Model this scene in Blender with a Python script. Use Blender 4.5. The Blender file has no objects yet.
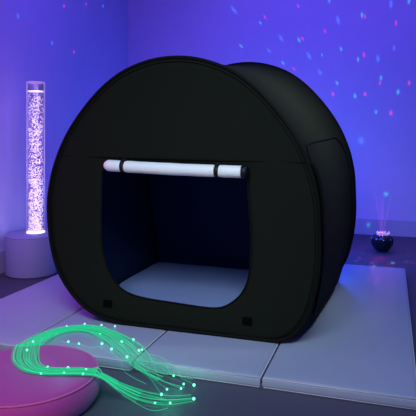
import bpy, bmesh, math, random
from mathutils import Vector, noise
random.seed(7)
S = bpy.context.scene
COL = S.collection
F = 560.0                       # focal length in pixels of the 416 px frame
HOR = 131.0                     # image row of the horizon
CA, SA = 0.9505, 0.3106         # the room is turned 18.1 degrees from the view axis

# ------------------------------------------------------------------ camera
cam = bpy.data.cameras.new('camera')
cam.sensor_width = 36.0
cam.lens = F / 416 * 36.0
cam.shift_y = -77.0 / 416
cam.clip_start = 0.05
co = bpy.data.objects.new('camera', cam)
COL.objects.link(co)
co.location = (0, 0, 1.0)
co.rotation_euler = (math.radians(90), 0, math.atan2(SA, CA))
S.camera = co
S.view_settings.view_transform = 'Standard'
S.view_settings.look = 'None'
S.view_settings.gamma = 1.0
S.view_settings.use_curve_mapping = False
S.view_settings.exposure = 0.0

# ------------------------------------------------------------------ light
w = bpy.data.worlds.new('world')
S.world = w
w.use_nodes = True
w.node_tree.nodes['Background'].inputs[0].default_value = (0.10, 0.09, 0.58, 1)
w.node_tree.nodes['Background'].inputs[1].default_value = 0.43


def area(name, loc, target, size, energy, color):
    l = bpy.data.lights.new(name, 'AREA')
    l.shape = 'RECTANGLE'
    l.size, l.size_y = size
    l.energy = energy
    l.color = color
    o = bpy.data.objects.new(name, l)
    COL.objects.link(o)
    o.location = loc
    o.rotation_euler = (Vector(target) - Vector(loc)).to_track_quat('-Z', 'Y').to_euler()
    return o


def point(name, loc, r, energy, color):
    l = bpy.data.lights.new(name, 'POINT')
    l.shadow_soft_size = r
    l.energy = energy
    l.color = color
    o = bpy.data.objects.new(name, l)
    COL.objects.link(o)
    o.location = loc
    return o


front = area('front_fill_light', (-0.45, 0.5, 2.3), (-0.75, 2.3, 0.5), (1.4, 0.8), 12.5, (0.69, 0.90, 1.0))  # soft fill added above the front, stands for no visible fixture
front.data.spread = math.radians(82)
side = area('right_fill_light', (0.9, 3.0, 2.9), (-0.5, 3.1, 1.15), (0.4, 0.4), 4.0, (0.85, 0.95, 0.75))  # narrow fill added to brighten the tent's roof and right side
side.data.spread = math.radians(38)
ww = area('wall_wash_light', (-0.3, 4.3, 3.0), (0.0, 5.62, 1.2), (3.2, 0.3), 14, (0.20, 0.11, 1.0))
ww.data.spread = math.radians(115)
lw = area('left_wall_wash_light', (-1.6, 3.2, 3.0), (-2.7, 3.9, 1.1), (0.3, 2.0), 9, (0.22, 0.11, 1.0))
lw.data.spread = math.radians(125)
point('blue_glow_light', (-1.2, 4.75, 0.8), 0.18, 15, (0.01, 0.16, 1.0))
point('blue_corner_light', (-0.45, 4.5, 0.5), 0.12, 17, (0.01, 0.10, 1.0))
point('violet_side_light', (-2.22, 2.42, 1.0), 0.08, 10, (0.95, 0.06, 0.95))
area('pink_low_light', (-1.5, 0.1, 0.30), (-1.0, 2.0, 0.05), (0.5, 0.2), 7, (1.0, 0.32, 0.36))
area('den_fill_light', (-1.45, 2.60, 0.95), (-0.5, 3.7, 0.45), (0.06, 0.06), 0.6, (0.03, 0.20, 1.0))  # unseen blue fill added inside the tent to tint its interior


# ------------------------------------------------------------------ helpers
def unproject_plane(px, py, axis, val):
    """world point on plane x/y/z = val seen at a pixel of the photograph"""
    t = (px - 208) / F
    d = Vector((t * CA - SA, t * SA + CA, -(py - HOR) / F))
    o = Vector((0, 0, 1.0))
    k = (val - o[axis]) / d[axis]
    return o + d * k


def mat(name, col, rough=0.6, spec=0.3, bump=0.0, bscale=40.0, vary=0.0, vscale=6.0,
        coat=0.0, emit=None, estr=0.0, metal=0.0, sheen=0.0):
    m = bpy.data.materials.new(name)
    m.use_nodes = True
    nt = m.node_tree
    b = nt.nodes['Principled BSDF']
    b.inputs['Base Color'].default_value = (*col, 1)
    b.inputs['Roughness'].default_value = rough
    b.inputs['Specular IOR Level'].default_value = spec
    b.inputs['Metallic'].default_value = metal
    b.inputs['Coat Weight'].default_value = coat
    b.inputs['Sheen Weight'].default_value = sheen
    tc = nt.nodes.new('ShaderNodeTexCoord')
    if vary:
        n = nt.nodes.new('ShaderNodeTexNoise')
        n.inputs['Scale'].default_value = vscale
        n.inputs['Detail'].default_value = 4
        r = nt.nodes.new('ShaderNodeValToRGB')
        r.color_ramp.elements[0].position = 0.3
        r.color_ramp.elements[1].position = 0.7
        r.color_ramp.elements[0].color = (*[c * (1 - vary) for c in col], 1)
        r.color_ramp.elements[1].color = (*[min(1, c * (1 + vary)) for c in col], 1)
        nt.links.new(tc.outputs['Object'], n.inputs['Vector'])
        nt.links.new(n.outputs['Fac'], r.inputs['Fac'])
        nt.links.new(r.outputs['Color'], b.inputs['Base Color'])
    if bump:
        n = nt.nodes.new('ShaderNodeTexNoise')
        n.inputs['Scale'].default_value = bscale
        n.inputs['Detail'].default_value = 5
        bp = nt.nodes.new('ShaderNodeBump')
        bp.inputs['Strength'].default_value = bump
        bp.inputs['Distance'].default_value = 0.01
        nt.links.new(tc.outputs['Object'], n.inputs['Vector'])
        nt.links.new(n.outputs['Fac'], bp.inputs['Height'])
        nt.links.new(bp.outputs['Normal'], b.inputs['Normal'])
    if emit:
        b.inputs['Emission Color'].default_value = (*emit, 1)
        b.inputs['Emission Strength'].default_value = estr
    return m


def link(name, bm, m, parent=None, smooth=True):
    me = bpy.data.meshes.new(name)
    bmesh.ops.recalc_face_normals(bm, faces=bm.faces)
    bm.to_mesh(me)
    bm.free()
    if smooth:
        for p in me.polygons:
            p.use_smooth = True
    if m:
        me.materials.append(m)
    o = bpy.data.objects.new(name, me)
    COL.objects.link(o)
    if parent:
        o.parent = parent
    return o


def tag(o, label, cat, group=None, kind=None):
    o['label'] = label
    o['category'] = cat
    if group:
        o['group'] = group
    if kind:
        o['kind'] = kind
    return o


def thing(name, loc, label, cat, group=None):
    o = bpy.data.objects.new(name, None)
    o.empty_display_size = 0.1
    COL.objects.link(o)
    o.location = loc
    return tag(o, label, cat, group)


def struct(name, bm, m, smooth=False):
    o = link(name, bm, m, smooth=smooth)
    o['kind'] = 'structure'
    return o


def add_box(bm, x0, x1, y0, y1, z0, z1, bev=0.0, seg=2):
    r = bmesh.ops.create_cube(bm, size=1.0)
    for v in r['verts']:
        v.co = Vector(((x0 + x1) / 2 + v.co.x * (x1 - x0), (y0 + y1) / 2 + v.co.y * (y1 - y0),
                       (z0 + z1) / 2 + v.co.z * (z1 - z0)))
    if bev:
        es = list({e for v in r['verts'] for e in v.link_edges})
        bmesh.ops.bevel(bm, geom=es, offset=bev, segments=seg, affect='EDGES', profile=0.5)


def add_tube(bm, pts, r, n=6, closed=False, caps=True):
    """tube along points; r is a number or one per point"""
    k = len(pts)
    rings = []
    up = Vector((0, 0, 1))
    prev = None
    for i in range(k):
        a = pts[(i - 1) % k] if (closed or i > 0) else pts[i]
        c = pts[(i + 1) % k] if (closed or i < k - 1) else pts[i]
        d = (c - a).normalized()
        if prev is None:
            s = d.cross(up)
            if s.length < 1e-3:
                s = d.cross(Vector((0, 1, 0)))
        else:
            s = prev - d * prev.dot(d)
        s.normalize()
        prev = s
        q = s.cross(d)
        rr = r[i] if isinstance(r, (list, tuple)) else r
        rings.append([bm.verts.new(pts[i] + (s * math.cos(2 * math.pi * j / n) + q * math.sin(2 * math.pi * j / n)) * rr)
                      for j in range(n)])
    m = k if closed else k - 1
    for i in range(m):
        A, B = rings[i], rings[(i + 1) % k]
        for j in range(n):
            bm.faces.new((A[j], A[(j + 1) % n], B[(j + 1) % n], B[j]))
    if caps and not closed:
        bm.faces.new(rings[0][::-1])
        bm.faces.new(rings[-1])


def add_lathe(bm, prof, n=48, c=(0, 0), mod=None):
    """surface of revolution; profile = (radius, z)"""
    rings = []
    for r, z in prof:
        if r < 1e-6:
            rings.append([bm.verts.new((c[0], c[1], z))])
        else:
            ring = []
            for j in range(n):
                a = 2 * math.pi * j / n
                q = r * (mod(a, z) if mod else 1)
                ring.append(bm.verts.new((c[0] + q * math.cos(a), c[1] + q * math.sin(a), z)))
            rings.append(ring)
    for A, B in zip(rings, rings[1:]):
        for j in range(n):
            a, b = A[j % len(A)], A[(j + 1) % len(A)]
            d, e = B[j % len(B)], B[(j + 1) % len(B)]
            vs = []
            for v in (a, b, e, d):
                if v not in vs:
                    vs.append(v)
            if len(vs) > 2:
                bm.faces.new(vs)


def add_ball(bm, c, r, sub=1):
    q = bmesh.ops.create_icosphere(bm, subdivisions=sub, radius=r)
    for v in q['verts']:
        v.co += Vector(c)


def catmull(P, n, closed=False):
    out = []
    k = len(P)
    m = k if closed else k - 1
    for i in range(m):
        g = (lambda j: P[j % k]) if closed else (lambda j: P[max(0, min(k - 1, j))])
        p0, p1, p2, p3 = g(i - 1), g(i), g(i + 1), g(i + 2)
        for s in range(n):
            t = s / n
            out.append(0.5 * ((2 * p1) + (p2 - p0) * t + (2 * p0 - 5 * p1 + 4 * p2 - p3) * t * t
                              + (3 * p1 - p0 - 3 * p2 + p3) * t ** 3))
    if not closed:
        out.append(P[-1].copy())
    return out


# ------------------------------------------------------------------ materials
M_wall = mat('wall_paint', (0.55, 0.54, 0.88), 0.55, 0.25, bump=0.05, bscale=60, vary=0.02)
M_base = mat('baseboard_paint', (0.42, 0.42, 0.66), 0.5, 0.3)
M_floor = mat('floor_vinyl', (0.07, 0.07, 0.105), 0.55, 0.3, bump=0.08, bscale=120, vary=0.08, vscale=90)
M_mat = mat('mat_vinyl', (0.33, 0.39, 0.50), 0.48, 0.35, bump=0.10, bscale=9, vary=0.02, vscale=3)
M_pipe = mat('mat_piping', (0.56, 0.54, 0.58), 0.5, 0.3)
M_tent = mat('tent_fabric', (0.0110, 0.0132, 0.0092), 0.85, 0.04, bump=0.12, bscale=5, vary=0.1, vscale=400)
M_tentpipe = mat('tent_binding', (0.005, 0.005, 0.004), 0.7, 0.1)
M_lining = mat('tent_lining', (0.010, 0.026, 0.075), 0.8, 0.05, bump=0.1, bscale=6)
M_tfloor = mat('tent_floor_fabric', (0.33, 0.40, 0.74), 0.6, 0.25, bump=0.35, bscale=5, vary=0.03)
M_roll = mat('rolled_lining', (0.92, 0.97, 0.92), 0.4, 0.4, bump=0.25, bscale=12)
M_strap = mat('strap_webbing', (0.006, 0.006, 0.007), 0.5, 0.3)
M_velcro = mat('velcro', (0.002, 0.002, 0.002), 0.9, 0.05)
M_podium = mat('podium_vinyl', (0.27, 0.30, 0.54), 0.5, 0.3, bump=0.05, bscale=10)
M_pouf = mat('pouf_velour', (0.46, 0.06, 0.31), 0.7, 0.2, bump=0.05, bscale=60, sheen=0.2)
M_poufpipe = mat('pouf_piping', (0.60, 0.13, 0.36), 0.6, 0.2)
M_orb = mat('black_gloss', (0.008, 0.022, 0.035), 0.18, 0.6, coat=0.4, metal=0.5)
M_chrome = mat('chrome', (0.8, 0.8, 0.82), 0.15, 0.5, metal=1.0)
M_crystal = mat('crystal', (0.9, 0.8, 0.82), 0.1, 0.7, emit=(1, 0.75, 0.85), estr=0.12)


def clear_mat(name, tint, gloss):
    m = bpy.data.materials.new(name)
    m.use_nodes = True
    nt = m.node_tree
    nt.nodes.clear()
    out = nt.nodes.new('ShaderNodeOutputMaterial')
    mix = nt.nodes.new('ShaderNodeMixShader')
    tr = nt.nodes.new('ShaderNodeBsdfTransparent')
    tr.inputs[0].default_value = (*tint, 1)
    gl = nt.nodes.new('ShaderNodeBsdfGlossy')
    gl.inputs['Roughness'].default_value = 0.05
    lw = nt.nodes.new('ShaderNodeLayerWeight')
    lw.inputs[0].default_value = gloss
    nt.links.new(lw.outputs['Facing'], mix.inputs[0])
    nt.links.new(tr.outputs[0], mix.inputs[1])
    nt.links.new(gl.outputs[0], mix.inputs[2])
    nt.links.new(mix.outputs[0], out.inputs[0])
    return m


def glow_mat(name, col, strength, clear=0.0):
    m = bpy.data.materials.new(name)
    m.use_nodes = True
    nt = m.node_tree
    nt.nodes.clear()
    out = nt.nodes.new('ShaderNodeOutputMaterial')
    em = nt.nodes.new('ShaderNodeEmission')
    em.inputs[0].default_value = (*col, 1)
    em.inputs[1].default_value = strength
    if clear:
        mix = nt.nodes.new('ShaderNodeMixShader')
        tr = nt.nodes.new('ShaderNodeBsdfTransparent')
        mix.inputs[0].default_value = clear
        nt.links.new(em.outputs[0], mix.inputs[1])
        nt.links.new(tr.outputs[0], mix.inputs[2])
        nt.links.new(mix.outputs[0], out.inputs[0])
    else:
        nt.links.new(em.outputs[0], out.inputs[0])
    return m


M_acrylic = clear_mat('clear_acrylic', (0.97, 0.96, 1.0), 0.30)
_nt = M_acrylic.node_tree                  # the wall of the tube pipes light and glows along its edge
_e = _nt.nodes.new('ShaderNodeEmission')
_e.inputs[0].default_value = (.75, .55, 1, 1)
_w = _nt.nodes.new('ShaderNodeLayerWeight')
_w.inputs[0].default_value = .5
_p = _nt.nodes.new('ShaderNodeMath')
_p.operation = 'POWER'
_p.inputs[1].default_value = 12
_nt.links.new(_w.outputs['Facing'], _p.inputs[0])
_nt.links.new(_p.outputs[0], _e.inputs[1])
_a = _nt.nodes.new('ShaderNodeAddShader')
_o = [n for n in _nt.nodes if n.type == 'OUTPUT_MATERIAL'][0]
_nt.links.new(_o.inputs[0].links[0].from_socket, _a.inputs[0])
_nt.links.new(_e.outputs[0], _a.inputs[1])
_nt.links.new(_a.outputs[0], _o.inputs[0])
M_ringlight = glow_mat('lit_ring', (1.0, 0.78, 1.0), 2.2)
M_rim = mat('acrylic_rim', (0.85, 0.75, 0.95), 0.3, 0.5, emit=(0.8, 0.55, 1.0), estr=0.15)
M_bubble = glow_mat('lit_bubbles', (0.95, 0.78, 1.0), 1.9)
M_fib = glow_mat('green_fibre', (0.02, 0.80, 0.34), 0.62, clear=0.82)
M_fib2 = glow_mat('bright_green_fibre', (0.06, 1.0, 0.50), 1.0, clear=0.70)
M_tip = glow_mat('green_tip', (0.16, 1.0, 0.56), 2.4)

# ------------------------------------------------------------------ the room
BW = 5.62                                     # back wall
LW0, LW1 = Vector((-2.615, 3.3)), Vector((-2.77, 5.62))    # left wall line, slightly skewed
ld = (LW1 - LW0).normalized()
LWF = LW0 - ld * 3.9                          # front end of the left wall
ln = Vector((ld.y, -ld.x))                    # points into the room
bm = bmesh.new()
add_box(bm, -3.2, 2.6, -0.7, BW + 0.1, -0.08, 0.0)
struct('floor', bm, M_floor)
bm = bmesh.new()
add_box(bm, -2.9, 2.6, BW, BW + 0.1, -0.0, 3.3)
struct('wall_back', bm, M_wall)


def along(bm, A, B, off0, off1, z0, z1):
    n = Vector(((B - A).y, -(B - A).x)).normalized()
    q = [A + n * off0, B + n * off0, B + n * off1, A + n * off1]
    lo = [bm.verts.new((p.x, p.y, z0)) for p in q]
    hi = [bm.verts.new((p.x, p.y, z1)) for p in q]
    bm.faces.new(lo)
    bm.faces.new(hi)
    for i in range(4):
        bm.faces.new((lo[i], lo[(i + 1) % 4], hi[(i + 1) % 4], hi[i]))


bm = bmesh.new()
along(bm, LWF, LW1, -0.1, 0.0, 0.0, 3.3)
struct('wall_left', bm, M_wall)
bm = bmesh.new()
add_box(bm, -2.75, 2.6, BW - 0.014, BW, 0.0, 0.155, 0.003)
struct('baseboard_back', bm, M_base)
bm = bmesh.new()
along(bm, LWF, LW1 - ld * 0.014, 0.0, 0.014, 0.0, 0.155)
struct('baseboard_left', bm, M_base)

# ------------------------------------------------------------------ floor mats
MT = 0.045
mats = [(-2.120, -1.590, 2.105, 'white padded floor mat at the far left, beside the bubble tube podium'),
        (-1.582, -1.029, 2.112, 'white padded floor mat behind the pink pouf, under the green fibre arc'),
        (-1.021, -0.483, 2.130, 'white padded floor mat under the middle of the tent door, narrow strip seen'),
        (-0.475, 0.094, 2.133, 'white padded floor mat at the right of the black tent, mostly uncovered')]
for x0, x1, y0, lab in mats:
    y1 = 4.135
    t = thing('floor_mat', ((x0 + x1) / 2, (y0 + y1) / 2, 0), lab, 'mat', 'white padded floor mats')
    cx, cy = t.location.x, t.location.y
    bm = bmesh.new()
    hx, hy = (x1 - x0) / 2, (y1 - y0) / 2
    nx, ny = 12, 44
    # padded top: grid with slightly soft, rounded rim
    def rim(u):       # 0 at the edge -> 1 inside
        return min(1.0, max(0.0, u / 0.012))
    grid = []
    xs = [-hx, -hx + .003, -hx + .008] + [-hx + .014 + (2 * hx - .028) * i / nx for i in range(nx + 1)] + [hx - .008, hx - .003, hx]
    ys = [-hy, -hy + .003, -hy + .008] + [-hy + .014 + (2 * hy - .028) * i / ny for i in range(ny + 1)] + [hy - .008, hy - .003, hy]
    for y in ys:
        row = []
        for x in xs:
            e = min(x + hx, hx - x, y + hy, hy - y)
            z = MT - 0.006 * (1 - rim(e)) ** 2
            z += 0.0012 * noise.noise(Vector((x * 5 + x0 * 9, y * 4, 0.3))) * rim(e)
            row.append(bm.verts.new((x, y, z)))
        grid.append(row)
    for j in range(len(ys) - 1):
        for i in range(len(xs) - 1):
            bm.faces.new((grid[j][i], grid[j][i + 1], grid[j + 1][i + 1], grid[j + 1][i]))
    edge = grid[0][:] + [r[-1] for r in grid[1:]] + grid[-1][-2::-1] + [r[0] for r in grid[-2:0:-1]]
    lvls = [edge]
    for z in (0.028, 0.014, 0.001):
        bul = 0.0015 if z > 0.01 and z < 0.03 else 0
        lvls.append([bm.verts.new((v.co.x, v.co.y - (bul if v.co.y < -hy + .001 else 0), z)) for v in edge])
    k = len(edge)
    for A, B in zip(lvls, lvls[1:]):
        for j in range(k):
            bm.faces.new((A[j], B[j], B[(j + 1) % k], A[(j + 1) % k]))
    bm.faces.new(lvls[-1])
    link('padded_cover', bm, M_mat, t)
    bm = bmesh.new()
    for z in (MT - 0.005, 0.0045):
        c = 0.004
        add_tube(bm, [Vector((-hx + c, -hy + .0005, z)), Vector((hx - c, -hy + .0005, z))] if z > .02 else
                 [Vector((-hx + c, -hy + .0005, z)), Vector((hx - c, -hy + .0005, z))], 0.0022, 6)
        add_tube(bm, [Vector((hx - .0005, -hy + c, z)), Vector((hx - .0005, hy - c, z))], 0.0018, 6)
    link('piping', bm, M_pipe, t)

# ------------------------------------------------------------------ the tent
FB, BB = 2.49, 3.70         # planes of front and back hoop
left_side = [(.69, .60), (.675, .43), (.63, .285), (.56, .185), (.48, .115), (.40, .078), (.28, .054), (.12, .049)]
right_side = [(.69, .60), (.692, .42), (.668, .27), (.630, .165), (.570, .088), (.50, .056), (.40, .050), (.28, .049), (.12, .049)]
upper = [(0, 1.352), (.12, 1.340), (.24, 1.302), (.33, 1.252), (.42, 1.178), (.52, 1.066), (.60, .945), (.655, .815), (.682, .70)]


def closed_profile(cx, kx, kz, ltx, square):
    """outline of a hoop: centre, width and height factors, how far the lower corners are squared"""
    P = []
    def low(side, sq):
        o = []
        for x, z in side:
            if z < .43 and x > .12:
                f = min(1, (0.43 - z) / 0.30)
                if x > .35:
                    x += sq * f * max(0, .66 - x) * .95
                z -= sq * (.9 if x > .35 else 0) * f * (z - .049) * (1 if z < .12 else .45)
            o.append((x, z))
        return o
    for x, z in upper:
        P.append((x, z))
    for x, z in low(right_side, square[0]):
        P.append((x, z))
    P.append((0, .049))
    for x, z in reversed(low(left_side, square[1])):
        P.append((-x, z))
    for x, z in reversed(upper[1:]):
        P.append((-x, z))
    V = [Vector((cx + x * kx, 0, .049 + (z - .049) * (kz if z > .1 else 1 + (kz - 1) * (z - .049) / .051))) for x, z in P]
    return catmull(V, 4, True)


stations = [  # y, centre, width, height, squaring
    (FB, -.990, 1.0, 1.0, (0.0, 0.0)),
    (2.58, -.985, .988, .998, (.42, .25)),
    (2.80, -.975, .978, 1.008, (.72, .5)),
    (3.10, -.962, .982, 1.022, (.80, .9)),
    (3.40, -.950, .998, 1.046, (.75, .95)),
    (3.58, -.943, 1.018, 1.065, (.35, .9)),
    (BB, -.940, 1.040, 1.084, (0.15, .85))]
rings = []
for y, cx, kx, kz, sq in stations:
    rings.append([Vector((p.x, y, max(p.z, MT + .0035))) for p in closed_profile(cx, kx, kz, 0, sq)])
NP = len(rings[0])
fine = []
for j in range(NP):
    fine.append(catmull([r[j] for r in rings], 5))
NV = len(fine[0])
tent = thing('pop_up_tent', (-0.97, 3.1, MT), 'large black pop-up fabric den with rounded walls and rolled-up door, open at the front', 'tent')
T0 = tent.location.copy()


def tl(p):
    return Vector(p) - T0


def shell(name, m, inset, parent):
    bm = bmesh.new()
    g = []
    cc = Vector((-.96, 0, .68))
    for i in range(NV):
        row = []
        for j in range(NP):
            p = fine[j][i].copy()
            q = Vector((p.x - cc.x, 0, p.z - cc.z)).normalized()
            p -= q * inset
            wob = (0 if p.z < .12 else .004) * noise.noise(Vector((p.x * 3, p.y * 3.2, p.z * 3))) * math.sin(math.pi * i / (NV - 1))
            p += q * wob
            p.z = max(p.z, MT + .003 + (.002 if inset else 0))
            row.append(bm.verts.new(tl(p)))
        g.append(row)
    for i in range(NV - 1):
        for j in range(NP):
            bm.faces.new((g[i][j], g[i][(j + 1) % NP], g[i + 1][(j + 1) % NP], g[i + 1][j]))
    return link(name, bm, m, parent)


side_wall = shell('side_and_roof_fabric', M_tent, 0.0, tent)
shell('lining', M_lining, 0.006, tent)

# door opening outline on the front panel
OPEN = [(-.62, .70), (-.628, .80), (-.67, .822), (-.99, .826), (-1.31, .832), (-1.362, .81), (-1.370, .74), (-1.372, .60),
        (-1.371, .47), (-1.362, .39), (-1.335, .31), (-1.287, .245), (-1.225, .207), (-1.13, .189), (-.97, .180),
        (-.83, .174), (-.755, .180), (-.700, .208), (-.650, .258), (-.620, .325), (-.609, .42), (-.608, .55)]
openV = catmull([Vector((x, FB, z)) for x, z in OPEN], 6, True)
CX, CZ = -.99, .50


def ray_hit(poly, ang):
    d = Vector((math.cos(ang), math.sin(ang)))
    best = None
    n = len(poly)
    for i in range(n):
        ax, az = poly[i].x - CX, poly[i].z - CZ
        bx, bz = poly[(i + 1) % n].x - CX, poly[(i + 1) % n].z - CZ
        ex, ez = bx - ax, bz - az
        den = d.x * ez - d.y * ex
        if abs(den) < 1e-9:
            continue
        t = (ax * ez - az * ex) / den
        s = (ax * d.y - az * d.x) / den
        if t > 0 and -1e-6 <= s <= 1 + 1e-6 and (best is None or t > best):
            best = t
    return best


front_ring = [fine[j][0] for j in range(NP)]
back_ring = [fine[j][NV - 1] for j in range(NP)]
NA = 160
bm = bmesh.new()
K = 10
layers = []
for yy in (0.0, 0.005):
    g = []
    for k in range(K + 1):
        f = k / K
        row = []
        for i in range(NA):
            a = 2 * math.pi * i / NA
            ro, ri = ray_hit(front_ring, a), ray_hit(openV, a)
            r = ri + (ro - ri) * f
            x, z = CX + r * math.cos(a), CZ + r * math.sin(a)
            bul = -.006 * math.sin(math.pi * f) * (1 + .8 * noise.noise(Vector((x * 3, 0, z * 3))))
            row.append(bm.verts.new(tl((x, FB + yy + bul, z))))
        g.append(row)
    layers.append(g)
    for k in range(K):
        for i in range(NA):
            bm.faces.new((g[k][i], g[k][(i + 1) % NA], g[k + 1][(i + 1) % NA], g[k + 1][i]))
for k in (0, K):
    for i in range(NA):
        a, b = layers[0][k], layers[1][k]
        bm.faces.new((a[i], a[(i + 1) % NA], b[(i + 1) % NA], b[i]))
link('front_panel', bm, M_tent, tent)

bm = bmesh.new()
c = bm.verts.new(tl((-.94, BB, .7)))
g = [[bm.verts.new(tl(Vector((-.94, BB, .7)).lerp(p, f))) for p in back_ring] for f in (.3, .65, 1.0)]
for j in range(NP):
    bm.faces.new((c, g[0][j], g[0][(j + 1) % NP]))
    for A, B in zip(g, g[1:]):
        bm.faces.new((A[j], A[(j + 1) % NP], B[(j + 1) % NP], B[j]))
link('back_panel', bm, M_lining, tent)

# inner floor sheet
bm = bmesh.new()
gx, gy = 40, 40
g = []
for j in range(gy + 1):
    row = []
    y = 2.52 + (3.68 - 2.52) * j / gy
    ii = max(0, min(NV - 2, next(i for i in range(NV) if fine[0][i].y >= y) - 1))
    xs_in = []
    for st in (ii, ii + 1):
        pr_ = [fine[q_][st] for q_ in range(NP)]
        for q_ in range(NP):
            a_, b_ = pr_[q_], pr_[(q_ + 1) % NP]
            if (a_.z - .072) * (b_.z - .072) <= 0 and abs(a_.z - b_.z) > 1e-7:
                xs_in.append(a_.x + (b_.x - a_.x) * (.072 - a_.z) / (b_.z - a_.z))
    xl = max(v_ for v_ in xs_in if v_ < -.97) + .010
    xr = min(v_ for v_ in xs_in if v_ > -.97) - .014
    for i in range(gx + 1):
        x = xl + (xr - xl) * i / gx
        z = MT + .021 + .004 * noise.noise(Vector((x * 2.2 + y, y * 5, 1.7))) + .0015 * noise.noise(Vector((x * 9, y * 13, 3)))
        row.append(bm.verts.new(tl((x, y, z))))
    g.append(row)
for j in range(gy):
    for i in range(gx):
        bm.faces.new((g[j][i], g[j][i + 1], g[j + 1][i + 1], g[j + 1][i]))
fl = link('floor_sheet', bm, M_tfloor, tent)
fl['label'] = 'pale lining on the den floor'

# hoops
for ringp, nm in ((front_ring, 'hoop'), (back_ring, 'hoop')):
    bm = bmesh.new()
    add_tube(bm, [tl(Vector((p.x, p.y, max(p.z, MT + .009)))) for p in ringp], .0085, 8, closed=True)
    link(nm, bm, M_tentpipe, tent)
bm = bmesh.new()
inner = []
for i in range(NA):
    a = 2 * math.pi * i / NA
    r = ray_hit(front_ring, a) - .020
    inner.append(tl((CX + r * math.cos(a), FB - .004, CZ + r * math.sin(a))))
add_tube(bm, inner, .0022, 5, closed=True)
link('hem', bm, M_tentpipe, tent)
bm = bmesh.new()
add_tube(bm, [tl(p + Vector((0, -.002, 0))) for p in openV], .004, 6, closed=True)
link('door_binding', bm, M_tentpipe, tent)
# cross seam of the front panel
bm = bmesh.new()
pts = []
for i in range(25):
    f = i / 24
    x = -1.622 + (1.622 - .352) * f
    pts.append(tl((x, FB - .0085 + .006 * abs(2 * f - 1) ** 3, .872 - .012 * f)))
add_tube(bm, pts, .0028, 5)
link('cross_seam', bm, M_tentpipe, tent)
# velcro patches
for x, z in ((-1.333, .146), (-.623, .134)):
    bm = bmesh.new()
    add_box(bm, x - .023 - T0.x, x + .023 - T0.x, FB - .014 - T0.y, FB - .006 - T0.y, z - .017 - T0.z, z + .017 - T0.z, .002)
    link('fastening_patch', bm, M_velcro, tent)


# side hatch: a zipped panel following the right wall
def side_pt(y, z, out=0.0):
    fi = (y - FB) / (BB - FB)
    # station by y
    best = None
    for i in range(NV - 1):
        if fine[0][i].y <= y <= fine[0][i + 1].y + 1e-9:
            f = (y - fine[0][i].y) / (fine[0][i + 1].y - fine[0][i].y)
            poly = [fine[j][i].lerp(fine[j][i + 1], f) for j in range(NP)]
            xs = []
            for j in range(NP):
                a, b = poly[j], poly[(j + 1) % NP]
                if (a.z - z) * (b.z - z) <= 0 and abs(a.z - b.z) > 1e-7:
                    xs.append(a.x + (b.x - a.x) * (z - a.z) / (b.z - a.z))
            return Vector((max(xs) + out, y, z))


hatch = [(2.60, .50), (2.60, .70), (2.60, .84), (2.625, .905), (2.70, .935), (2.90, .945), (3.10, .95), (3.30, .955), (3.45, .96),
         (3.54, .93), (3.575, .86), (3.58, .70), (3.58, .50), (3.575, .30), (3.53, .16), (3.43, .11), (3.1, .10), (2.80, .105),
         (2.68, .13), (2.62, .20), (2.605, .33)]
hv = catmull([Vector((0, y, z)) for y, z in hatch], 5, True)
bm = bmesh.new()
hp = [tl(side_pt(p.y, p.z, .006)) for p in hv]
add_tube(bm, hp, .0055, 6, closed=True)
link('side_hatch_piping', bm, M_tentpipe, tent)
bm = bmesh.new()
cy_, cz_ = 3.09, .52
gg = []
for f in (0.0, .25, .5, .75, .93, 1.0):
    row = []
    for p in hv:
        y, z = cy_ + (p.y - cy_) * f, cz_ + (p.z - cz_) * f
        row.append(bm.verts.new(tl(side_pt(y, z, .004 + .004 * (1 - f)))))
        if f == 0:
            break
    gg.append(row)
n = len(hv)
for j in range(n):
    bm.faces.new((gg[0][0], gg[1][j], gg[1][(j + 1) % n]))
    for A, B in zip(gg[1:], gg[2:]):
        bm.faces.new((A[j], A[(j + 1) % n], B[(j + 1) % n], B[j]))
link('side_hatch', bm, M_tent, tent)
# hanging side flap folded near the front hoop
bm = bmesh.new()
fold = []
for k, (y, z, o, r) in enumerate([(2.545, .86, .010, .006), (2.550, .82, .018, .012), (2.552, .76, .018, .010), (2.556, .68, .014, .008),
                                  (2.560, .58, .012, .006), (2.562, .46, .010, .005), (2.565, .34, .008, .004)]):
    fold.append((tl(side_pt(y, z, o)), r))
pp = catmull([f[0] for f in fold], 4)
add_tube(bm, pp, [.012 * (1 - .7 * i / (len(pp) - 1)) for i in range(len(pp))], 8)
link('tie_strap', bm, M_tentpipe, tent)

# rolled door
A, B = Vector((-1.335, FB - .034, .832)), Vector((-.640, FB - .034, .815))
roll = bpy.data.objects.new('rolled_door', None)
bm = bmesh.new()
pts, rad = [], []
for i in range(41):
    f = i / 40
    p = A.lerp(B, f)
    p.z += -.003 * math.sin(math.pi * f)
    r = .0285 + .0012 * noise.noise(Vector((f * 9, 2, 0)))
    for s in (.145, .83):
        r -= .005 * math.exp(-((f - s) / .018) ** 2)
    if f < .03:
        r *= .55 + .45 * math.sqrt(f / .03)
    pts.append(tl(p))
    rad.append(r)
add_tube(bm, pts, rad, 20)
rl = link('rolled_door', bm, M_roll, tent)
rl['label'] = 'rolled-up door with pale lining outside'
for s in (.145, .83):
    bm = bmesh.new()
    d = (B - A)
    p = A + d * s
    q = d.normalized()
    add_tube(bm, [tl(p - q * .011), tl(p - q * .009), tl(p + q * .009), tl(p + q * .011)], [.026, .0295, .0295, .026], 20)
    add_box(bm, p.x - .009 - T0.x, p.x + .009 - T0.x, FB - .03 - T0.y, FB - .004 - T0.y, p.z + .02 - T0.z, p.z + .036 - T0.z, .002)
    link('strap', bm, M_strap, rl)
bm = bmesh.new()
q = (B - A).normalized()
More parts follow.
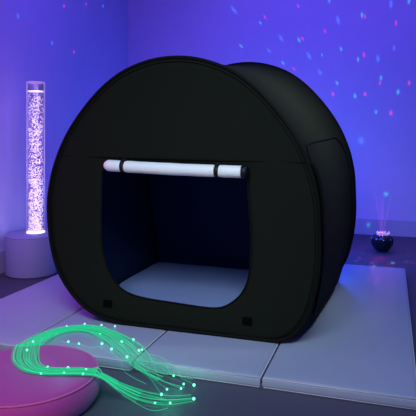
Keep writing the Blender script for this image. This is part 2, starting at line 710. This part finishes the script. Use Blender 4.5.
add_tube(bm, [tl(B - q * .004), tl(B), tl(B + q * .022), tl(B + q * .026)], [.026, .0302, .0302, .022], 20)
link('end_cap', bm, M_strap, rl)

# ------------------------------------------------------------------ podium and bubble tube
PC = (-2.405, 3.372)
PH = 0.28
pod = thing('round_podium', (PC[0], PC[1], 0), 'pale round padded podium that carries the bubble tube, by the left wall', 'podium')
bm = bmesh.new()
R = .184
add_lathe(bm, [(0, 0.001), (R - .01, .001), (R - .002, .006), (R, .014), (R, PH - .02), (R - .001, PH - .012)], 64)
link('drum', bm, M_podium, pod)
bm = bmesh.new()
add_lathe(bm, [(R - .004, PH - .013), (R + .001, PH - .011), (R + .002, PH - .008), (R - .001, PH - .003), (R - .008, PH), (0, PH)], 64)
link('top_pad', bm, M_podium, pod)

TC = (PC[0] + .006, PC[1] + .030)
TR, TOP = .0625, 1.349
tube = thing('bubble_tube', (TC[0], TC[1], PH), 'tall clear lit bubble tube full of sparkling violet bubbles, standing on a podium', 'lamp')
bm = bmesh.new()
add_lathe(bm, [(TR, .012), (TR, TOP - PH - .006), (TR - .003, TOP - PH - .006), (TR - .003, .012)], 40)
link('acrylic_cylinder', bm, M_acrylic, tube)
bm = bmesh.new()
add_lathe(bm, [(TR - .003, TOP - PH - .009), (TR + .0005, TOP - PH - .009), (TR + .001, TOP - PH), (TR - .003, TOP - PH), (TR - .003, TOP - PH - .009)], 40)
link('rim', bm, M_rim, tube)
bm = bmesh.new()
add_lathe(bm, [(0, .001), (TR, .001), (TR, .008), (TR - .004, .012), (0, .012)], 40)
link('lit_base', bm, M_ringlight, tube)
WL = 1.274 - PH
# water: light rising through it, broken up by bubbles
m = bpy.data.materials.new('lit_water')
m.use_nodes = True
nt = m.node_tree
nt.nodes.clear()
out = nt.nodes.new('ShaderNodeOutputMaterial')
mix = nt.nodes.new('ShaderNodeMixShader')
tr = nt.nodes.new('ShaderNodeBsdfTransparent')
tr.inputs[0].default_value = (.85, .8, 1, 1)
em = nt.nodes.new('ShaderNodeEmission')
em.inputs[0].default_value = (.50, .27, 1.0, 1)
em.inputs[1].default_value = .95
tc = nt.nodes.new('ShaderNodeTexCoord')
ns = nt.nodes.new('ShaderNodeTexNoise')
ns.inputs['Scale'].default_value = 42
ns.inputs['Detail'].default_value = 3
rp = nt.nodes.new('ShaderNodeMapRange')
rp.inputs[1].default_value, rp.inputs[2].default_value = .42, .66
rp.inputs[3].default_value, rp.inputs[4].default_value = .12, .34
nt.links.new(tc.outputs['Object'], ns.inputs['Vector'])
nt.links.new(ns.outputs['Fac'], rp.inputs[0])
nt.links.new(rp.outputs[0], mix.inputs[0])
nt.links.new(tr.outputs[0], mix.inputs[1])
nt.links.new(em.outputs[0], mix.inputs[2])
nt.links.new(mix.outputs[0], out.inputs[0])
bm = bmesh.new()
add_lathe(bm, [(0, .018), (TR - .005, .018), (TR - .005, WL), (0, WL)], 40)
link('water_column', bm, m, tube)
bm = bmesh.new()
add_lathe(bm, [(0, WL + .001), (TR - .005, WL + .001), (TR - .005, WL + .012), (0, WL + .010)], 40)
link('foam_surface', bm, M_ringlight, tube)
bm = bmesh.new()
rnd = random.Random(3)
cnt = 0
while cnt < 1700:
    z = .02 + (WL - .03) * rnd.random() ** 1.25
    a, r = rnd.random() * 6.283, (TR - .0095) * math.sqrt(rnd.random())
    x, y = r * math.cos(a), r * math.sin(a)
    if noise.noise(Vector((x * 22, y * 22, z * 14))) < -.02 - .45 * (1 - z / WL) ** 3:
        cnt += 0
        if rnd.random() < .7:
            continue
    rr = rnd.uniform(.0022, .0055)
    add_ball(bm, (x, y, z), rr, 1)
    cnt += 1
b = link('bubbles', bm, M_bubble, tube)
b['kind'] = 'stuff'

# ------------------------------------------------------------------ pink pouf
QC = (-1.285, 1.765)
QH, QR = .112, .262
pouf = thing('round_floor_cushion', (QC[0], QC[1], 0), 'low round pink floor cushion in the lower left corner, under the green fibres', 'cushion')
bm = bmesh.new()
add_lathe(bm, [(0, .001), (QR - .03, .001), (QR - .010, .006), (QR + .002, .022), (QR + .008, .05), (QR + .006, .080), (QR - .002, .100), (QR - .005, .103)], 96)
link('side_band', bm, M_pouf, pouf)
bm = bmesh.new()
add_lathe(bm, [(QR - .005, .103), (QR - .012, .1085), (QR - .03, .111), (QR * .6, QH + .002), (QR * .3, QH + .003), (0, QH + .003)], 96)
link('top_panel', bm, M_pouf, pouf)
bm = bmesh.new()
add_tube(bm, [Vector((math.cos(2 * math.pi * i / 96) * (QR - .003), math.sin(2 * math.pi * i / 96) * (QR - .003), .103)) for i in range(96)], .004, 6, closed=True)
link('piping', bm, M_poufpipe, pouf)

# ------------------------------------------------------------------ fibre optic strands
FT = MT + .004
def up(px, py, z):
    return unproject_plane(px, py, 2, z)


pz = QH + .012
path = [up(192, 399, .010), up(165, 401, .010), up(140, 396, .014), up(118, 386, .05), up(100, 375, .10), up(84, 371.5, pz), up(63, 371.5, pz),
        up(45, 371, pz), up(31, 367, pz), up(25, 358, pz), up(28, 348, .10), up(41, 338, .075), up(60, 330.5, FT + .012), up(82, 328, FT + .01),
        up(100, 331, FT + .01), up(116, 339, FT + .01), up(130, 350, FT + .01), up(146, 364, .045), up(165, 376, .025), up(188, 384, .012)]
width = [.030, .046, .046, .038, .034, .030, .028, .030, .038, .048, .050, .040, .034, .036, .046, .058, .062, .060, .060, .055]
hgt = [.003, .004, .006, .007, .007, .006, .006, .006, .006, .007, .008, .007, .006, .006, .007, .007, .006, .005, .004, .003]
NPATH = len(path)
fc = Vector((-1.05, 2.05, 0))
fib = thing('fibre_optic_hank', (fc.x, fc.y, 0), 'curved hank of glowing green fibre optic strands draped over the pink cushion and mat', 'fibre light')


def surf_z(x, y):
    z = 0.0
    if (x - QC[0]) ** 2 + (y - QC[1]) ** 2 < (QR + .006) ** 2:
        z = QH + .003
    if -2.12 < x < .094 and y > 2.103:
        z = max(z, MT)
    return z


rnd = random.Random(11)
lat = []
for i in range(NPATH):
    d = path[min(i + 1, NPATH - 1)] - path[max(i - 1, 0)]
    d.z = 0
    d.normalize()
    lat.append(Vector((-d.y, d.x, 0)))
strands = 96
for s in range(strands):
    u = -1 + 2 * ((s * 37) % strands + rnd.random()) / strands
    h = rnd.random()
    lo = rnd.choice([0, 1, 1, 2, 2, 2, 3, 3, 3, 4, 4, 5])
    hi = NPATH - 1 - rnd.choice([0, 1, 1, 2, 2, 3, 3, 4, 4, 5])
    ph = rnd.uniform(0, 6.28)
    amp = rnd.uniform(.03, .14)
    ctl = []
    for i in range(lo, hi + 1):
        endf = max(0, (2.5 - i) / 2.5) + max(0, (i - (NPATH - 6)) / 6)
        uu = u + amp * math.sin(i * .9 + ph) + endf * .5 * rnd.uniform(-1, 1)
        p = path[i] + lat[i] * width[i] * uu * .98
        p.z += hgt[i] * (h - .3)
        ctl.append(p)
    pts = catmull(ctl, 5)
    for p in pts:
        p.z = max(p.z, surf_z(p.x, p.y) + .0022)
    bm = bmesh.new()
    add_tube(bm, [p - Vector((fc.x, fc.y, 0)) for p in pts], .00105, 4)
    so = link('strand', bm, M_fib2 if s % 4 == 0 else M_fib, fib)

glow = [(161.5, 394.4), (167, 389.2), (181, 388.6), (183.7, 384), (194, 385), (173.6, 375.7), (193.8, 398.7), (170.2, 403), (155, 403),
        (127, 357), (111.6, 349), (102, 343.6), (121.7, 341.6), (133.3, 339.6), (115, 326.3), (101.5, 325), (139, 350.3), (142, 349.6),
        (140.5, 364.7), (152.6, 366), (84.7, 323.8), (66.7, 326.4), (51, 331.7), (41, 337.8), (33, 341.5), (68.3, 341.7), (79, 343.6),
        (68, 368), (86, 369.5), (47.6, 367), (41, 373.5), (64, 373), (83, 374), (27, 350), (56, 334), (100, 334), (64, 330)]
big = {0, 4, 6, 9, 10, 11, 12, 13, 16, 27}
for i, (px, py) in enumerate(glow):
    z = 0.012
    for zz in (QH + .012, MT + .010, .008):
        p = up(px, py, zz)
        if surf_z(p.x, p.y) >= zz - .013:
            z = zz
            break
    p = up(px, py, z)
    bm = bmesh.new()
    add_ball(bm, p - Vector((fc.x, fc.y, 0)), .0056 if i in big else .0044, 2)
    link('glowing_tip', bm, M_tip, fib)
# fine stray strands that carry the loose tips
for (a, b2, c2) in [((150, 366), (185, 380), (194, 385)), ((140, 352), (160, 366), (173.6, 375.7)), ((130, 352), (150, 378), (161.5, 394.4)),
                    ((133, 352), (152, 376), (167, 389.2)), ((138, 350), (160, 378), (181, 388.6)), ((150, 399), (175, 399.5), (193.8, 398.7)),
                    ((130, 396), (150, 402), (170.2, 403)), ((60, 341), (72, 344), (79, 343.6)), ((79, 343.6), (92, 348), (102, 343.6)),
                    ((112, 352), (125, 372), (146, 384)), ((122, 395), (150, 410), (168, 408))]:
    P = []
    for (px, py) in (a, b2, c2):
        z = .008
        p = up(px, py, MT + .006)
        if surf_z(p.x, p.y) >= MT - .001:
            z = MT + .006
        P.append(up(px, py, z))
    pts = catmull(P, 8)
    for p in pts:
        p.z = max(p.z, surf_z(p.x, p.y) + .002)
    bm = bmesh.new()
    add_tube(bm, [p - Vector((fc.x, fc.y, 0)) for p in pts], .0009, 4)
    link('strand', bm, M_fib2, fib)

for (px, py), e in (((30, 352), .10), ((62, 366), .08), ((82, 326), .10), ((125, 346), .12), ((168, 372), .30), ((176, 384), .06), ((160, 396), .12)):
    q = up(px, py, .16 if px < 140 else .09 if py != 384 else .03)
    point('fibre_light', q, .03, e, (.03, 1.0, .45))

# ------------------------------------------------------------------ star projector
gp = up(382, 251.5, 0.0)
pr = thing('star_projector', (gp.x, gp.y, 0), 'small glossy black bud-shaped light projector on the floor by the back wall', 'projector')
bm = bmesh.new()
PR = .083


def petal(a, z):
    f = max(0, min(1, (z - .02) / .05))
    return 1 - .11 * f * (abs(math.sin(a * 4.5))) ** 3


prof = [(0, .002), (.038, .002), (.045, .006), (.053, .014), (.070, .032), (.083, .054), (.090, .076), (.091, .096), (.087, .114), (.077, .129), (.064, .139), (.056, .141), (.051, .137), (0, .134)]
prof = [(v.x, v.y) for v in catmull([Vector((r, z, 0)) for r, z in prof], 3)]
prof = [(max(0, r), max(.001, z)) for r, z in prof]
prof[0] = (0, prof[0][1]); prof[-1] = (0, prof[-1][1])
add_lathe(bm, prof, 90, mod=petal)
link('body', bm, M_orb, pr)
for k in range(9):
    a = 2 * math.pi * (k + .5) / 9 + .35
    bm = bmesh.new()
    add_ball(bm, (.085 * math.cos(a), .085 * math.sin(a), .110), .0065, 2)
    link('stud', bm, M_chrome, pr)
bm = bmesh.new()
add_lathe(bm, [(0, .132), (.050, .133), (.044, .142), (.022, .148), (0, .149)], 32)
link('lens_dome', bm, M_chrome, pr)
rnd = random.Random(5)
for k in range(22):
    a = 2 * math.pi * k / 22 * 2.4
    r = .012 + .045 * ((k % 11) / 10)
    h = rnd.uniform(.000, .022) * (1.1 - r * 6)
    base = Vector((r * math.cos(a), r * math.sin(a), .135))
    tip = base + Vector((math.cos(a) * .35, math.sin(a) * .35, 1)).normalized() * (h + .018)
    bm = bmesh.new()
    add_tube(bm, [base, base.lerp(tip, .6), tip], [.006, .0055, .0008], 5)
    link('crystal_point', bm, M_crystal, pr)

# its projected stars: one lamp whose beam is split into coloured dots
proj_l = bpy.data.lights.new('projector_lamp', 'POINT')
proj_l.shadow_soft_size = 0.0
proj_l.energy = 1.0
proj_l.color = (1, 1, 1)
po = bpy.data.objects.new('projector_lamp', proj_l)
COL.objects.link(po)
LP = Vector((gp.x, gp.y, .32))
po.location = LP
PINK, TEAL, BLUE = (1.0, .01, .05), (.0, .62, .26), (.02, .26, .8)
dots = [('w', 298, 6, PINK, 1.3), ('w', 329, 1, TEAL, 1.4), ('w', 265, 17, PINK, 1.5), ('w', 260.4, 23, TEAL, 1.3), ('w', 362, 15, TEAL, 1.8),
        ('w', 365, 16.5, PINK, 1.4), ('w', 409, 1, TEAL, 1.8), ('w', 396, 23, PINK, 1.7), ('w', 325, 31, PINK, 1.5), ('w', 338, 20, BLUE, 2.6),
        ('w', 299, 40, TEAL, 1.7), ('w', 302.5, 38.5, PINK, 1.5), ('w', 341, 49, TEAL, 1.5), ('w', 241, 46, TEAL, 1.5), ('w', 269, 51, BLUE, 1.8),
        ('w', 322, 55, TEAL, 1.1), ('w', 358, 59.5, TEAL, 1.6), ('w', 364, 55, PINK, 1.7), ('w', 378, 58.6, BLUE, 2.4), ('w', 394, 48, BLUE, 1.8),
        ('w', 283, 63, TEAL, 1.5), ('w', 294, 69, PINK, 1.4), ('w', 320, 72.5, BLUE, 2.2), ('w', 337, 83, TEAL, 1.6), ('w', 381, 78, TEAL, 1.7),
        ('w', 380, 83, PINK, 1.4), ('w', 409, 83, PINK, 1.8), ('w', 398, 92, TEAL, 2.0), ('w', 333, 94, PINK, 1.7), ('w', 355, 96, TEAL, 1.8),
        ('w', 365, 94, PINK, 1.7), ('w', 376, 112, TEAL, 1.6), ('w', 391, 113, PINK, 2.0), ('w', 281, 38, BLUE, 2.4), ('w', 309, 56, BLUE, 2.6),
        ('w', 391, 4, BLUE, 2.4), ('w', 234, 10, BLUE, 2.6), ('w', 361, 140.5, BLUE, 3.2), ('w', 386, 194, TEAL, 2.2), ('w', 368, 225, TEAL, 2.0),
        ('f', 353, 250.6, PINK, 1.5), ('f', 362, 253, TEAL, 1.6), ('f', 372, 253, TEAL, 1.5), ('f', 360, 258, PINK, 1.8), ('f', 356, 261, TEAL, 1.8),
        ('f', 381, 258, PINK, 2.0), ('f', 371.5, 263, PINK, 1.8), ('f', 393, 263, TEAL, 2.2), ('f', 374, 266, TEAL, 1.8), ('f', 408, 250, TEAL, 2.0),
        ('f', 408, 255, TEAL, 2.0), ('f', 406, 261.5, TEAL, 2.0), ('f', 412.6, 263, PINK, 1.6),
        ('l', 52, 43, BLUE, 2.2), ('l', 74, 52, PINK, 1.7), ('l', 64, 6, PINK, 1.8), ('l', 86, 4, PINK, 1.4), ('l', 103, 6, BLUE, 1.8), ('l', 18, 16, BLUE, 2.2)]
proj_l.use_nodes = True
nt = proj_l.node_tree
nt.nodes.clear()
out = nt.nodes.new('ShaderNodeOutputLight')
em = nt.nodes.new('ShaderNodeEmission')
em.inputs[1].default_value = 1.0
nt.links.new(em.outputs[0], out.inputs[0])
tc = nt.nodes.new('ShaderNodeTexCoord')
acc = None
for kind, px, py, colr, size in dots:
    if kind == 'w':
        hit = unproject_plane(px, py, 1, BW)
        gain = 1.0
    elif kind == 'f':
        hit = unproject_plane(px, py, 2, 0)
        gain = 3.0
    else:
        t = (px - 208) / F
        d = Vector((t * CA - SA, t * SA + CA, -(py - HOR) / F))
        nn = Vector((ln.x, ln.y, 0))
        k = (Vector((LW0.x, LW0.y, 0)) - Vector((0, 0, 1))).dot(nn) / d.dot(nn)
        hit = Vector((0, 0, 1)) + d * k
        gain = 1.0
    dv = hit - LP
    dist = dv.length
    cam_d = hit.length
    rad = size * cam_d / F * .95 / dist
    nrm = {'w': Vector((0, 1, 0)), 'f': Vector((0, 0, -1)), 'l': Vector((-ln.x, -ln.y, 0))}[kind]
    cosn = max(.15, abs(dv.normalized().dot(nrm)))
    rad *= max(.45, math.sqrt(cosn))
    if colr is BLUE:
        gain *= .8
    vm = nt.nodes.new('ShaderNodeVectorMath')
    vm.operation = 'DISTANCE'
    vm.inputs[1].default_value = dv.normalized()
    nt.links.new(tc.outputs['Normal'], vm.inputs[0])
    mr = nt.nodes.new('ShaderNodeMapRange')
    mr.interpolation_type = 'SMOOTHSTEP'
    mr.inputs[1].default_value = rad * 1.55
    mr.inputs[2].default_value = 0.0
    mr.inputs[3].default_value = 0.0
    mr.inputs[4].default_value = dist * dist / cosn * gain
    nt.links.new(vm.outputs['Value'], mr.inputs[0])
    sc = nt.nodes.new('ShaderNodeVectorMath')
    sc.operation = 'MULTIPLY_ADD'
    sc.inputs[0].default_value = colr
    nt.links.new(mr.outputs[0], sc.inputs[1])
    if acc:
        nt.links.new(acc.outputs[0], sc.inputs[2])
    else:
        sc.inputs[2].default_value = (.0, .0, .0)
    acc = sc
nt.links.new(acc.outputs[0], em.inputs[0])
PROJ_GAIN = 42.0
proj_l.energy = PROJ_GAIN

point('projector_glow_light', (gp.x, gp.y, .30), .02, 1.0, (1.0, .12, .45))
# faint magenta rays in the hazy air above it
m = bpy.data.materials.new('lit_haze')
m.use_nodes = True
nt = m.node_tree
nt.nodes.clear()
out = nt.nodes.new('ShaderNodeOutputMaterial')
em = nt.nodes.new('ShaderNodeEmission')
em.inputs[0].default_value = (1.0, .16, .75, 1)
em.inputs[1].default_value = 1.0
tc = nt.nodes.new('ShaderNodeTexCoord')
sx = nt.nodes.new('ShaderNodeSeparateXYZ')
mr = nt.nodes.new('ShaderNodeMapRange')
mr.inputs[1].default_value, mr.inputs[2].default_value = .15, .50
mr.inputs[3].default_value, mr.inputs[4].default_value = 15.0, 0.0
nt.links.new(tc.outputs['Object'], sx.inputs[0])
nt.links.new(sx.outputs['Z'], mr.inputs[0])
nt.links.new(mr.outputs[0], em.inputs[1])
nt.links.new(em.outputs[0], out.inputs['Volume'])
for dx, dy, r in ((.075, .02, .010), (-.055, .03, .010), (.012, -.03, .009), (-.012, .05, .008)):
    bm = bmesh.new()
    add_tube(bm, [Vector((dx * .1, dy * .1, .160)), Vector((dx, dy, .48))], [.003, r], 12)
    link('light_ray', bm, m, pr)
